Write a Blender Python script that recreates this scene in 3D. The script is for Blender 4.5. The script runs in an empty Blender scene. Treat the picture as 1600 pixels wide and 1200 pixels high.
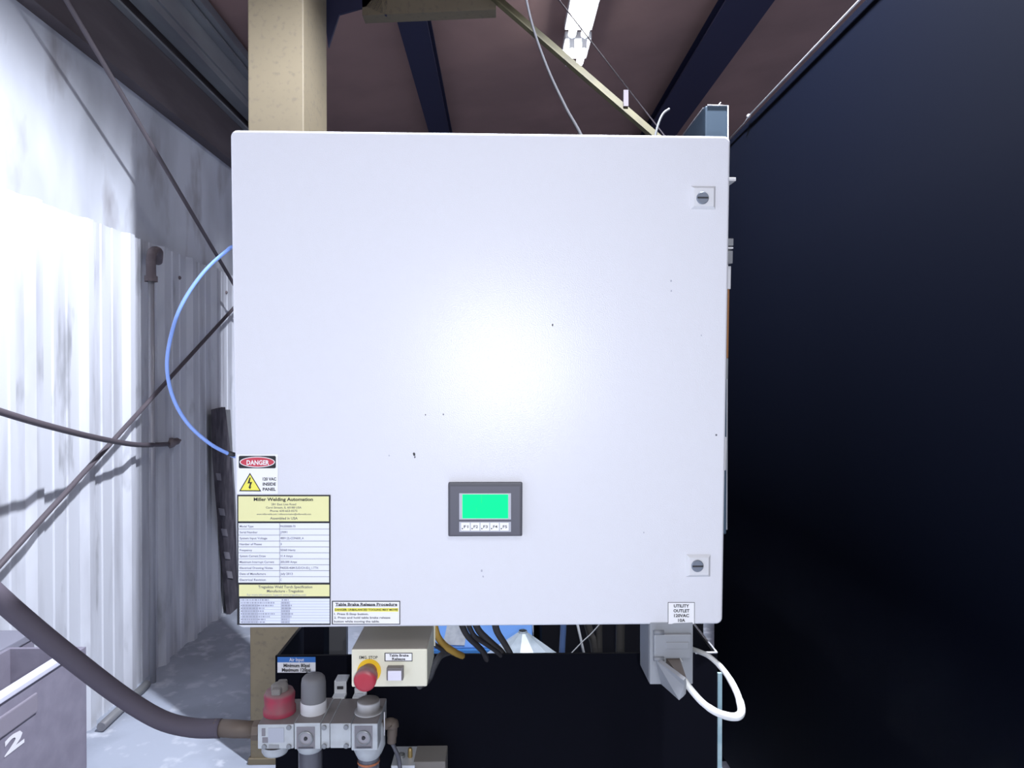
import bpy, bmesh, math, random
from mathutils import Vector, Matrix, Euler
random.seed(7)
S = bpy.context.scene
COL = S.collection

# ------------------------------------------------------------------ camera
F = 1100.0
CAM = Vector((0, 0, 1.25))
cd = bpy.data.cameras.new('camera'); cam = bpy.data.objects.new('camera', cd); COL.objects.link(cam)
cam.location = CAM
cam.rotation_euler = (math.radians(90 - .52), 0, math.radians(-1.04))
cd.sensor_width = 36; cd.lens = F / 1600 * 36; cd.clip_start = .02
S.camera = cam
RC = Euler(cam.rotation_euler).to_matrix()

# ------------------------------------------------------------------ world, lights, exposure
S.view_settings.view_transform = 'Standard'; S.view_settings.look = 'None'
S.view_settings.gamma = 1; S.view_settings.use_curve_mapping = False
S.view_settings.exposure = 0.0
w = bpy.data.worlds.new('world'); S.world = w; w.use_nodes = True
w.node_tree.nodes['Background'].inputs[0].default_value = (.70, .74, 1.0, 1)
w.node_tree.nodes['Background'].inputs[1].default_value = .45

def light(name, kind, loc, energy, color=(1, 1, 1), target=None, **kw):
    l = bpy.data.lights.new(name, kind); l.energy = energy; l.color = color
    for k, v in kw.items(): setattr(l, k, v)
    o = bpy.data.objects.new(name, l); COL.objects.link(o); o.location = loc
    if target is not None:
        o.rotation_euler = (Vector(target) - Vector(loc)).to_track_quat('-Z', 'Y').to_euler()
    return o

# the phone's flash, right beside its lens
light('phone_flash', 'POINT', (.036, .0, 1.218), 30, (.93, .95, 1.0), shadow_soft_size=.006)
# a shaded high-bay lamp of the hall, hanging above the cabinet in line with the strip lamps, pointing straight down
light('high_bay_lamp', 'SPOT', (.40, 1.17, 3.0), 640, (.86, .90, 1.0), target=(.40, 1.1701, 0), spot_size=math.radians(152), spot_blend=.30, shadow_soft_size=.04)
# unseen area lights added under the roof behind the camera as fill
for x, y in ((.42, -1.2), (-.7, -3.4)):
    light('ceiling_fill', 'AREA', (x, y, 3.0), 26, (.95, .97, 1.0), shape='RECTANGLE', size=.12, size_y=1.2)

# ------------------------------------------------------------------ pixel -> point
def ray(px, py): return RC @ Vector(((px - 800) / F, -(py - 600) / F, -1))
def onX(px, py, X): d = ray(px, py); return CAM + d * (X / d.x)
def onY(px, py, Y): d = ray(px, py); return CAM + d * (Y / d.y)
def onZ(px, py, Z): d = ray(px, py); return CAM + d * ((Z - CAM.z) / d.z)

# ------------------------------------------------------------------ materials
MATS = {}
def mat(name, col, rough=.5, metal=0., var=None, vscale=8., stretch=(1, 1, 1), bump=0., bscale=200., dust_shade=0., dust_shade_col=(.20, .17, .15),
        emit=0., spec=.5, vlo=.4, vhi=.65, trans=0., alpha=1., var2=None, v2scale=30., v2lo=.55, v2hi=.7, v2stretch=(1, 1, 1)):
    if name in MATS: return MATS[name]
    m = bpy.data.materials.new(name); m.use_nodes = True; MATS[name] = m
    nt = m.node_tree; N = nt.nodes; Lk = nt.links; b = N['Principled BSDF']
    b.inputs['Roughness'].default_value = rough; b.inputs['Metallic'].default_value = metal
    b.inputs['Specular IOR Level'].default_value = spec
    b.inputs['Base Color'].default_value = (*col, 1)
    if trans: b.inputs['Transmission Weight'].default_value = trans
    if alpha < 1: b.inputs['Alpha'].default_value = alpha
    if emit:
        b.inputs['Emission Color'].default_value = (*col, 1); b.inputs['Emission Strength'].default_value = emit
    tc = N.new('ShaderNodeTexCoord'); last = None
    def noise(scale, st, detail=4):
        mp = N.new('ShaderNodeMapping'); mp.inputs['Scale'].default_value = st; Lk.new(tc.outputs['Object'], mp.inputs['Vector'])
        nz = N.new('ShaderNodeTexNoise'); nz.inputs['Scale'].default_value = scale; nz.inputs['Detail'].default_value = detail
        Lk.new(mp.outputs[0], nz.inputs['Vector']); return nz.outputs['Fac']
    def mixin(fac_out, lo, hi, c, last):
        r = N.new('ShaderNodeMapRange'); r.inputs['From Min'].default_value = lo; r.inputs['From Max'].default_value = hi; Lk.new(fac_out, r.inputs['Value'])
        mx = N.new('ShaderNodeMix'); mx.data_type = 'RGBA'; Lk.new(r.outputs[0], mx.inputs['Factor'])
        if last is None: mx.inputs['A'].default_value = (*col, 1)
        else: Lk.new(last, mx.inputs['A'])
        mx.inputs['B'].default_value = (*c, 1); return mx.outputs['Result']
    if var: last = mixin(noise(vscale, stretch), vlo, vhi, var, last)
    if var2: last = mixin(noise(v2scale, v2stretch), v2lo, v2hi, var2, last)
    if dust_shade:  # dust on upward faces; also carries painted shade for the button box
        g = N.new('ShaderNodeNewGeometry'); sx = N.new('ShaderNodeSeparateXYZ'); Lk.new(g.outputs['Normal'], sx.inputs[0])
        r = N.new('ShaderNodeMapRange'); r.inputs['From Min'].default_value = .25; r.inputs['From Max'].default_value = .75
        r.inputs['To Max'].default_value = dust_shade; Lk.new(sx.outputs['Z'], r.inputs['Value'])
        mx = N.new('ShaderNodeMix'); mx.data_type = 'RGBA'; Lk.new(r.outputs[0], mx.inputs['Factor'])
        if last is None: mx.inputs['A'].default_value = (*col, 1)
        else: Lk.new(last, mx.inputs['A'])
        mx.inputs['B'].default_value = (*dust_shade_col, 1); last = mx.outputs['Result']
    if last is not None: Lk.new(last, b.inputs['Base Color'])
    if bump:
        bn = N.new('ShaderNodeBump'); bn.inputs['Strength'].default_value = bump; bn.inputs['Distance'].default_value = .002
        Lk.new(noise(bscale, (1, 1, 1), 2), bn.inputs['Height']); Lk.new(bn.outputs[0], b.inputs['Normal'])
    return m

M_door = mat('door_paint', (.70, .705, .75), .30, bump=.15, bscale=600, spec=.36)
M_body = mat('body_paint', (.62, .62, .65), .4)
M_black = mat('black_ink', (.012, .012, .016), .6)
M_grayink = mat('gray_ink', (.12, .12, .15), .7)
M_lightink = mat('light_gray_ink', (.42, .43, .50), .7)
M_white = mat('white_vinyl', (.86, .86, .88), .5)
M_pale = mat('pale_print', (.55, .58, .70), .5)
M_yellowv = mat('pale_yellow_vinyl', (.80, .78, .40), .5)
M_yellow = mat('yellow_print', (.86, .80, .12), .5)
M_red = mat('red_print', (.55, .05, .08), .5)
M_blueprint = mat('blue_print', (.04, .18, .55), .5)
M_bezel = mat('charcoal_plastic', (.07, .07, .085), .45)
M_bezel2 = mat('slate_film', (.10, .10, .125), .5)
M_silver = mat('silver_print', (.45, .46, .52), .45)
M_screen = mat('green_screen', (.0, .78, .20), .6, emit=.7, spec=.15)
M_lock = mat('zinc_lock', (.26, .29, .34), .4, .6)
M_slot = mat('dark_slot', (.03, .03, .035), .6)
M_cream = mat('cream_paint', (.72, .70, .56), .5, dust_shade=.75, dust_shade_col=(.22, .19, .175))  # mixes shade under the cabinet, plus some dust, into upward faces
M_redbtn = mat('red_plastic', (.40, .03, .05), .45, dust_shade=.8, dust_shade_col=(.16, .12, .12))
M_ring = mat('yellow_plastic', (.80, .50, .02), .5)
M_btn = mat('white_plastic', (.72, .70, .80), .4)
M_frame = mat('black_steel', (.003, .0033, .007), .8, spec=.08, dust_shade=.3, dust_shade_col=(.08, .08, .08))
M_frameblue = mat('navy_steel', (.035, .06, .09), .5)
M_edge = mat('bright_edge_gray', (.66, .66, .68), .5)
M_teal = mat('lit_gap_teal', (.28, .42, .47), .5, var=(.40, .52, .55), vscale=30)
M_curtain = mat('black_vinyl', (.0008, .0015, .0048), .9, spec=.03)
M_column = mat('beige_paint', (.165, .136, .088), .6, var=(.145, .12, .078), vscale=3, var2=(.13, .108, .075), v2scale=60)
M_wallup = mat('stained_upper_wall', (.66, .69, .76), .7, var=(.46, .48, .53), vscale=1.6, stretch=(1, 1.3, .6), vlo=.42, vhi=.62, var2=(.22, .20, .21), v2scale=5, v2lo=.54, v2hi=.8, v2stretch=(1, 1, .45))
M_sheet = mat('white_zinc_sheet', (.62, .64, .70), .45, var=(.46, .47, .52), vscale=3.0, stretch=(1, 3, .5), vlo=.48, vhi=.68, var2=(.33, .34, .37), v2scale=7, v2lo=.60, v2hi=.76, v2stretch=(1, 2, .5))
M_floor = mat('concrete', (.42, .46, .55), .8, var=(.30, .33, .40), vscale=3, vlo=.4, vhi=.65, var2=(.6, .63, .7), v2scale=14, bump=.3, bscale=60)
M_roof = mat('brown_roof', (.33, .205, .185), .7, var=(.27, .17, .155), vscale=2)
M_eave = mat('brown_eave', (.085, .070, .078), .8, var=(.13, .11, .12), vscale=4, stretch=(1, .4, 2))
M_purlin = mat('navy_purlin', (.016, .018, .055), .6)
M_gutter = mat('gray_channel', (.25, .26, .27), .5, var=(.17, .17, .19), vscale=5, stretch=(1, .3, 1))
M_tube = mat('lit_tube', (.93, .96, 1.0), .4, emit=14)
M_lampw = mat('lamp_housing', (.7, .7, .72), .5)
M_brace = mat('pale_yellow_steel', (.11, .098, .045), .6, var=(.08, .07, .036), vscale=14)
M_rod = mat('dark_rod', (.10, .085, .10), .6)
M_rubber = mat('gray_rubber', (.085, .072, .095), .75)
M_btube = mat('blue_tube', (.22, .36, .80), .35)
M_rust = mat('rusty_pipe', (.16, .13, .14), .55, .3, var=(.24, .20, .21), vscale=20)
M_bin = mat('gray_bin', (.20, .185, .24), .75, var=(.235, .22, .28), vscale=18)
M_binrim = mat('bin_rim', (.62, .62, .72), .5)
M_stencil = mat('white_stencil', (.75, .74, .78), .7)
M_frl = mat('pale_gray_casting', (.50, .53, .55), .5, dust_shade=.95, dust_shade_col=(.15, .13, .125), var=(.42, .44, .46), vscale=30)
M_frlknob = mat('gray_knob', (.17, .17, .18), .65, dust_shade=.6, dust_shade_col=(.15, .14, .14))
M_frllow = mat('light_knob_collar', (.60, .60, .62), .45)
M_redknob = mat('red_knob', (.34, .025, .06), .6, var=(.24, .04, .065), vscale=40, dust_shade=.75, dust_shade_col=(.17, .14, .13))
M_dusty = mat('dusty_gray', (.20, .185, .17), .85)
M_gauge = mat('gauge_face', (.34, .33, .36), .5)
M_recess = mat('gauge_recess', (.22, .21, .23), .6)
M_bowl = mat('smoky_bowl', (.10, .10, .12), .3)
M_screw = mat('zinc_screw', (.28, .29, .30), .4, .5)
M_brass = mat('brass', (.42, .30, .12), .45, .5)
M_bronze = mat('bronze_fitting', (.14, .11, .09), .6, .3)
M_outlet = mat('gray_outlet', (.27, .285, .31), .5, dust_shade=.5, dust_shade_col=(.2, .19, .19))
M_outlet2 = mat('gray_outlet_dark', (.19, .20, .22), .55)
M_plug = mat('brown_plug', (.14, .12, .11), .6)
M_cord = mat('white_cord', (.72, .73, .72), .45)
M_steelblue = mat('blue_gray_plate', (.16, .21, .29), .5)
M_bluebox = mat('blue_machine', (.16, .33, .72), .4)
M_bluedark = mat('blue_machine_trim', (.03, .13, .34), .5)
M_tag = mat('gray_tag', (.42, .44, .47), .6, var=(.34, .36, .40), vscale=60)
M_cabyel = mat('yellow_cable', (.50, .30, .06), .5)
M_cabblk = mat('black_cable', (.035, .032, .035), .55)
M_hood = mat('milky_plastic', (.30, .34, .38), .3, var=(.12, .15, .17), vscale=9)
M_drum = mat('drum_board', (.16, .15, .15), .8)
M_darkbox = mat('dark_machine', (.004, .004, .006), .9, spec=.08)
M_tarp = mat('dark_torn_board', (.05, .045, .06), .9, var=(.11, .10, .12), vscale=25, stretch=(1, 1, .4))
M_torn = mat('torn_paper', (.24, .23, .26), .8)
M_orange = mat('orange_paint', (.28, .13, .05), .6)

# ------------------------------------------------------------------ mesh builder
WM = {}
class MB:
    def __init__(s): s.v = []; s.f = []; s.smooth = []
    def add(s, vs, fs, smooth=False):
        o = len(s.v); s.v += [Vector(p) for p in vs]; s.f += [[i + o for i in f] for f in fs]; s.smooth += [smooth] * len(fs); return s
    def box(s, a, b, bev=0.):
        x0, y0, z0 = [min(a[i], b[i]) for i in range(3)]; x1, y1, z1 = [max(a[i], b[i]) for i in range(3)]
        bm = bmesh.new(); bmesh.ops.create_cube(bm, size=1)
        for v in bm.verts: v.co = Vector(((x0 + x1) / 2 + v.co.x * (x1 - x0), (y0 + y1) / 2 + v.co.y * (y1 - y0), (z0 + z1) / 2 + v.co.z * (z1 - z0)))
        if bev: bmesh.ops.bevel(bm, geom=bm.edges[:] , offset=bev, segments=2, affect='EDGES', profile=.6)
        return s.bm(bm)
    def bm(s, bm, smooth=False, mtx=None):
        bm.verts.index_update()
        s.add([(mtx @ v.co if mtx else v.co.copy()) for v in bm.verts], [[v.index for v in f.verts] for f in bm.faces], smooth); bm.free(); return s
    def prism(s, pts, off):            # closed polygon of 3D points, extruded by vector off
        off = Vector(off); n = len(pts); a = [Vector(p) for p in pts]; b = [p + off for p in a]
        return s.add(a + b, [list(range(n))[::-1], list(range(n, 2 * n))] + [[i, (i + 1) % n, n + (i + 1) % n, n + i] for i in range(n)])
    def tube(s, pts, r, seg=10, smoothpath=True, cap=True, sq=False):
        P = [Vector(p) for p in pts]
        if smoothpath and len(P) > 2:
            Q = []
            for i in range(len(P) - 1):
                p0 = P[max(i - 1, 0)]; p1 = P[i]; p2 = P[i + 1]; p3 = P[min(i + 2, len(P) - 1)]
                for k in range(6):
                    t = k / 6
                    Q.append(.5 * ((2 * p1) + (p2 - p0) * t + (2 * p0 - 5 * p1 + 4 * p2 - p3) * t * t + (3 * p1 - p0 - 3 * p2 + p3) * t ** 3))
            Q.append(P[-1]); P = Q
        rr = r if isinstance(r, (list, tuple)) else [r] * len(P)
        if len(rr) != len(P): rr = [rr[min(int(i / (len(P) - 1) * (len(rr) - 1) + .5), len(rr) - 1)] for i in range(len(P))]
        T = (P[1] - P[0]).normalized(); U = T.orthogonal().normalized(); vs = []; fs = []
        for i, p in enumerate(P):
            t = (P[min(i + 1, len(P) - 1)] - P[max(i - 1, 0)]).normalized()
            U = (U - t * U.dot(t)).normalized(); W = t.cross(U)
            for k in range(seg):
                a = 2 * math.pi * k / seg; vs.append(p + (U * math.cos(a) + W * math.sin(a)) * rr[i])
        for i in range(len(P) - 1):
            for k in range(seg): fs.append([i * seg + k, i * seg + (k + 1) % seg, (i + 1) * seg + (k + 1) % seg, (i + 1) * seg + k])
        s.add(vs, fs, True)
        if cap: s.add(vs[:seg], [list(range(seg))[::-1]]); s.add(vs[-seg:], [list(range(seg))])
        return s
    def lathe(s, prof, origin, axis=(0, 0, 1), seg=28, smooth=True):   # prof: (radius, height) list
        ax = Vector(axis).normalized(); U = ax.orthogonal().normalized(); W = ax.cross(U); o = Vector(origin); n = len(prof)
        for i in range(n - 1):
            vs = []
            for r, h in (prof[i], prof[i + 1]):
                for k in range(seg):
                    a = 2 * math.pi * k / seg; vs.append(o + ax * h + (U * math.cos(a) + W * math.sin(a)) * max(r, 1e-5))
            s.add(vs, [[k, (k + 1) % seg, seg + (k + 1) % seg, seg + k] for k in range(seg)], smooth)
        return s
    def build(s, name, m, parent=None, local=False):
        if parent is None:
            lo = Vector([min(v[i] for v in s.v) for i in range(3)]); hi = Vector([max(v[i] for v in s.v) for i in range(3)])
            W = Matrix.Translation(((lo.x + hi.x) / 2, (lo.y + hi.y) / 2, lo.z))
        else: W = WM[parent.name]
        I = W.inverted()
        me = bpy.data.meshes.new(name); me.from_pydata([v if local else I @ v for v in s.v], [], s.f)
        for p, sm in zip(me.polygons, s.smooth): p.use_smooth = sm
        bm = bmesh.new(); bm.from_mesh(me); bmesh.ops.remove_doubles(bm, verts=bm.verts, dist=1e-6)
        bmesh.ops.recalc_face_normals(bm, faces=bm.faces); bm.to_mesh(me); bm.free()
        me.materials.append(m)
        o = bpy.data.objects.new(name, me); COL.objects.link(o)
        if parent is None: o.matrix_world = W
        else: o.parent = parent
        WM[o.name] = W; return o
def flat(pts, name, m, parent, local=False):
    b = MB(); b.add(pts, [list(range(len(pts)))]); return b.build(name, m, parent, local)
def tag(o, label, cat, group=None):
    o['label'] = label; o['category'] = cat
    if group: o['group'] = group
    return o
def struct(o, label=None, cat=None):
    o['kind'] = 'structure'
    if label: o['label'] = label
    if cat: o['category'] = cat
    return o
def empty(name, mtx, label, cat, group=None):
    o = bpy.data.objects.new(name, None); COL.objects.link(o); o.empty_display_size = .05
    if not isinstance(mtx, Matrix): mtx = Matrix.Translation(mtx)
    o.matrix_world = mtx; WM[o.name] = mtx; return tag(o, label, cat, group)

# text as flat print: list of (string, u0, v0, v1, align, bold[, u1]) in a 2D frame, mapped by fn(u, v)
def text_verts(mb, body, fn, u0, u1, v0, v1, bold=0.0, align='fit', flipv=False):
    c = bpy.data.curves.new('t', 'FONT'); c.body = body; c.resolution_u = 2; c.offset = bold + .012; c.size = 1
    o = bpy.data.objects.new('t', c); me = bpy.data.meshes.new_from_object(o)
    xs = [v.co.x for v in me.vertices]; x0, x1 = min(xs), max(xs)
    y0, y1 = -.02, .72
    if any(ch in 'gjpqy,_' for ch in body): y0 = -.02
    k = (v1 - v0) / (y1 - y0)
    if align == 'fit': kx = (u1 - u0) / (x1 - x0); off = u0
    elif align == 'left': kx = min(k, (u1 - u0) / (x1 - x0)); off = u0
    else: kx = min(k, (u1 - u0) / (x1 - x0)); off = (u0 + u1) / 2 - kx * (x1 - x0) / 2
    vs = [fn(off + (v.co.x - x0) * kx, v0 + (v.co.y - y0) * k) for v in me.vertices]
    mb.add(vs, [list(p.vertices) for p in me.polygons])
    bpy.data.objects.remove(o); bpy.data.curves.remove(c); bpy.data.meshes.remove(me)

# =================================================================== the room
XW = -1.47
floor = MB(); floor.box((-3, -5, -.1), (6, 10, 0)); struct(floor.build('floor', M_floor), 'rough pale blue-gray concrete floor', 'floor')
wall = struct(MB().box((XW - .12, -3, 0), (XW - .035, 9.5, 3.0)).build('wall_left', M_wallup), 'whitish stained upper wall above the ribbed sheets', 'wall')
# ribbed sheets: major ribs end (far flank) at Y = 2.285 + k*.2825
PITCH = .2825; ztop = onX(0, 290, XW).z
def ribbed(y0, n, zt, skew=0.):
    prof = []
    for k in range(n):
        b = y0 + k * PITCH
        for dy, h in ((0, 0), (.055, 0), (.060, .004), (.085, .004), (.090, 0), (.130, 0), (.135, .004), (.160, .004), (.165, 0), (.205, 0), (.228, .022), (.262, .022), (.2825, .0)):
            prof.append((b + dy, h))
    prof.append((y0 + n * PITCH + .03, .002))
    b = MB()
    for (ya, ha), (yb, hb) in zip(prof, prof[1:]):
        if yb - ya < 1e-6: continue
        pts = [(XW + ha, ya, 0), (XW + hb, yb, 0), (XW + hb, yb, zt), (XW + ha, ya, zt)]
        b.add(pts, [[0, 1, 2, 3]])
    m = len(b.v)
    b2 = MB()
    for i in range(0, m, 4):
        p = b.v[i:i + 4]; q = [x + Vector((-.0025, 0, 0)) for x in p]
        b2.add(p + q, [[0, 1, 2, 3], [7, 6, 5, 4], [3, 2, 6, 7], [0, 4, 5, 1]])
    return b2
ys = 2.285 - PITCH * 5
for k in range(4):
    b = ribbed(ys + k * PITCH * 3, 3 if k < 3 else 2, ztop + random.uniform(-.004, .004))
    if k == 3:
        pass
    b.build('ribbed_sheet', M_sheet, wall)
for px, py in ((45, 357), (127, 384), (194, 410), (280, 434), (333, 449), (353, 457)):
    p = onX(px, py, XW + .001)
    MB().lathe([(.009, 0), (.009, .004), (.005, .008), (0, .008)], p, (1, 0, 0), 8).build('sheet_screw', M_rust, wall)
# brown eave strip, channel and roof
def zr(r): return CAM.z + r * 1.47
struct(MB().box((XW - .035, -3, zr(.80)), (XW + .02, 9.5, zr(1.02))).build('trim_1', M_eave), 'dark brown eave strip above the pale wall', 'trim')
ch = MB()
for (za, zb, xa, xb) in ((.955, .962, .0, .05), (.985, 1.01, .05, .12), (1.01, 1.075, .10, .13), (1.075, 1.085, .10, .17), (1.09, 1.12, .16, .20)):
    ch.box((XW + xa, -2.5, zr(za)), (XW + xb, 9.4, zr(zb)))
ch = ch.build('eave_channel', M_gutter); tag(ch, 'long gray folded metal channel running along the eave', 'channel')
slope = .13; zc = zr(1.12)
def roofz(x): return zc + slope * (x - XW)
rf = MB(); rf.prism([(XW - .12, -4, roofz(XW - .12)), (6, -4, roofz(6)), (6, 9.6, roofz(6)), (XW - .12, 9.6, roofz(XW - .12))], (0, 0, .08))
struct(rf.build('ceiling', M_roof), 'dark brown underside of the hall roof', 'ceiling')
struct(MB().box((XW - .12, 9.5, 0), (6, 9.6, 4.2)).build('wall_back', M_roof), 'dark far wall of the hall', 'wall')

def purlin(px0, py0, w, drop):
    d = ray(px0, py0); X = None
    # find point on the roof plane along the ray
    t = (roofz(0) - CAM.z) / (d.z - slope * d.x); p = CAM + d * t; X = p.x; z = roofz(X)
    b = MB(); b.box((X - w / 2, -3, z - .012), (X + w / 2, 9.45, z - .0)); b.box((X - .012, -3, z - drop), (X + .012, 9.45, z - .012)); b.box((X - w / 2, -3, z - drop - .012), (X + w / 2, 9.45, z - drop))
    return b
tag(purlin(672, 120, .14, .10).build('roof_purlin', M_purlin), 'narrow dark navy roof purlin beside the beige column', 'purlin')
tag(purlin(1085, 100, .24, .12).build('roof_purlin', M_purlin), 'broad dark navy roof purlin right of the lit tube lamps', 'purlin')

# fluorescent strip lamps
def tube_lamp(y0, y1, x, z, label):
    e = empty('strip_lamp', (x, (y0 + y1) / 2, z), label, 'lamp', 'strip lamps under the roof')
    MB().box((x - .07, y0, z + .035), (x + .07, y1, z + .075), .006).build('housing', M_lampw, e)
    for s in (-1, 1):
        MB().tube([(x + s * .032, y0 + .01, z + .01), (x + s * .032, y1 - .01, z + .01)], .019, 12, False).build('tube', M_tube, e)
        for yy in (y0 + .004, y1 - .016): MB().box((x + s * .032 - .014, yy, z - .008), (x + s * .032 + .014, yy + .012, z + .037)).build('lamp_holder', M_lampw, e)
    MB().box((x - .006, (y0 + y1) / 2 - .006, z + .07), (x + .006, (y0 + y1) / 2 + .006, roofz(x) + .005)).build('hanger', M_lampw, e)
LZ = 1.25 + 1.72
a = onZ(896, 102, LZ); b = onZ(905, 66, LZ); c = onZ(913, 0, LZ)
tube_lamp(b.y + .035, a.y, (a.x + b.x) / 2, LZ, 'short lit two-tube strip lamp at the end of the longer one')
tube_lamp(c.y - .75, b.y - .05, (c.x + b.x) / 2, LZ, 'long lit two-tube strip lamp crossing above the yellow brace')

# =================================================================== beige column, strut, braces
YC = 2.28
xl = onY(388, 300, YC).x; xr = onY(475, 300, YC).x
dy = 0.0
for yy in [YC + i * .005 for i in range(200)]:
    if abs((xr / yy) - ray(512, 300).x / ray(512, 300).y) < .0008: dy = yy; break
dy = dy or YC + .3
ce = empty('steel_column', ((xl + xr) / 2, (YC + dy) / 2, 0), 'beige painted steel column standing behind the control cabinet', 'column')
MB().box((xl, YC, 0), (xr, dy, 3.3), .004).build('shaft', M_column, ce)
MB().box((xl - .006, YC - .006, 0), (xr + .006, dy + .006, .02), .002).build('base_plate', M_column, ce)
YS = 2.62
g = MB(); g.prism([onY(*p, YS) for p in ((500, -30), (606, -30), (604, 24), (572, 10), (530, 22), (513, 74))], (0, .012, 0)); g.build('gusset_plate', M_purlin, ce)
st = MB(); p0 = onY(566, 24, YS); p1 = onY(775, 15, YS)
st.prism([p0, p1, p1 + Vector((0, 0, .12)), p0 + Vector((0, 0, .12))], (0, .06, 0))
tag(st.build('roof_strut', M_column), 'short beige horizontal strut running from the column to the diagonal brace', 'beam')
br = empty('diagonal_brace', onY(1100, 290, YS), 'pale yellow diagonal angle-iron brace sloping down behind the cabinet', 'brace')
A = onY(738, -25, YS); B = onY(1105, 292, YS); B = A + (B - A) * ((0.02 - A.z) / (B.z - A.z)); D = (B - A).normalized(); Nn = Vector((D.z, 0, -D.x))
b = MB(); b.prism([A, B, B + Nn * -.034, A + Nn * -.034], (0, .005, 0)); b.build('leg_flange', M_brace, br)
b = MB(); b.prism([A, B, B + Vector((0, -.03, 0)), A + Vector((0, -.03, 0))], Nn * -.005); b.build('leg_flange', M_brace, br)
q = onY(976, 155, YS); MB().box(q + Vector((-.006, -.012, -.03)), q + Vector((.012, .012, .03))).build('clip', M_rod, br)

def cable(name, pts, r, m, label, cat='cable', group=None, seg=8, sm=True):
    return tag(MB().tube(pts, r, seg, sm).build(name, m), label, cat, group)
cable('hanging_cable', [onY(816, -30, 2.0), onY(832, 40, 1.9), onY(856, 108, 1.75), onY(884, 168, 1.6), onY(912, 222, 1.42), (onY(912, 222, 1.42).x, 1.31, 1.60)], .0036, mat('cable_gray', (.014, .014, .018), .8), 'thin gray cable hanging from the roof to the cabinet top')
cable('guy_wire', [onY(850, -30, 3.0) + (onY(850, -30, 3.0) - onY(1060, 240, 3.0)) * k for k in (.10, -2.6)], .003, M_rod, 'thin dark wire slanting beside the yellow brace', 'wire', None, 6, False)
cable('hooked_wire', [onY(1022, 222, 1.44), onY(1028, 196, 1.44), onY(1036, 178, 1.44), onY(1046, 170, 1.44)], .0026, M_gutter, 'short bent gray wire sticking up behind the cabinet top', 'wire', None, 6)

# =================================================================== things on / before the left wall
def rod(name, pa, pb, label, XB):
    A = onX(*pa, XB); B = onX(*pb, XB); D = B - A
    return tag(MB().tube([A + D * ((zz - A.z) / D.z) for zz in ((2.5, .01) if D.z < 0 else (.62, 2.5))] if D.z < 0 else [Vector((XW + .034, (A + D * ((.60 - A.z) / D.z)).y - .05, .60))] + [A + D * ((zz - A.z) / D.z) for zz in (.62, 2.5)], .0085, 10, False).build(name, M_rod), label, 'rod', 'cross-bracing rods on the left wall')
rod('brace_rod', (112, 15), (360, 435), 'dark bracing rod slanting down from the eave in front of the stained wall', -1.345)
rod('brace_rod', (15, 866), (360, 487), 'dark bracing rod rising from behind the bin across the ribbed sheets', -1.375)
cable('wall_cable', [onX(-60, 622, -1.20), onX(0, 643, -1.21), onX(70, 664, -1.24), onX(150, 684, -1.30), onX(215, 695, -1.38), onX(262, 694, -1.45)], .0095, M_rod, 'dark sagging cable fixed to the ribbed sheet wall')
p = onX(262, 694, -1.45)
pk = MB().tube([p, p + Vector((.0, .05, .004)), p + Vector((0, .12, .006))], [.014, .022, .016, .006], 10).build('cable_plug', M_rust)
tag(pk, 'dark plug at the end of the sagging wall cable', 'plug')
# vertical pipe with elbow
Yp = onX(236, 400, -1.42).y; zt = onX(236, 396, -1.42).z
pe = empty('wall_pipe', (-1.42, Yp, 0), 'thin vertical pipe with a rusty elbow on the ribbed wall', 'pipe')
MB().tube([(-1.42, Yp, 0), (-1.42, Yp, zt - .06)], .012, 12, False).build('pipe', mat('galvanised_pipe', (.42, .42, .46), .35, .3), pe)
MB().tube([(-1.42, Yp, zt - .10), (-1.42, Yp, zt - .02), (-1.42, Yp + .02, zt + .012), (-1.42, Yp + .06, zt + .016), (-1.455, Yp + .13, zt - .01)], .019, 12).build('elbow', M_rust, pe)
MB().lathe([(.026, 0), (.026, .022)], (-1.42, Yp, zt - .115), (0, 0, 1), 8).build('collar', M_rust, pe)
# torn dark board at the end of the sheets
def bp(px, py): return onX(px, py, XW + .05)
tb = MB(); tb.prism([bp(336, 640), bp(352, 636), bp(362, 720), bp(376, 962), bp(360, 962), bp(352, 880), bp(343, 780), bp(338, 715)], (-.02, 0, 0))
tb = tb.build('torn_board', M_tarp)
tag(tb, 'dark torn board leaning at the end of the ribbed wall', 'board')
for (x, y, s) in ((346, 800, 5), (350, 832, 5), (354, 868, 5), (358, 898, 5), (341, 745, 4)):
    t = MB(); t.prism([onX(x - s, y - 6, XW + .052), onX(x + s * .6, y - 5, XW + .052), onX(x + s, y + 6, XW + .052), onX(x - s * .5, y + 5, XW + .052)], (.004, 0, 0))
    t.build('torn_scrap', M_torn, tb)
t = MB(); t.prism([onX(352, 640, XW + .04), onX(358, 640, XW + .04), onX(376, 950, XW + .04), onX(370, 950, XW + .04)], (.006, 0, 0)); t.build('bright_strip', M_gutter, tb)

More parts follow.
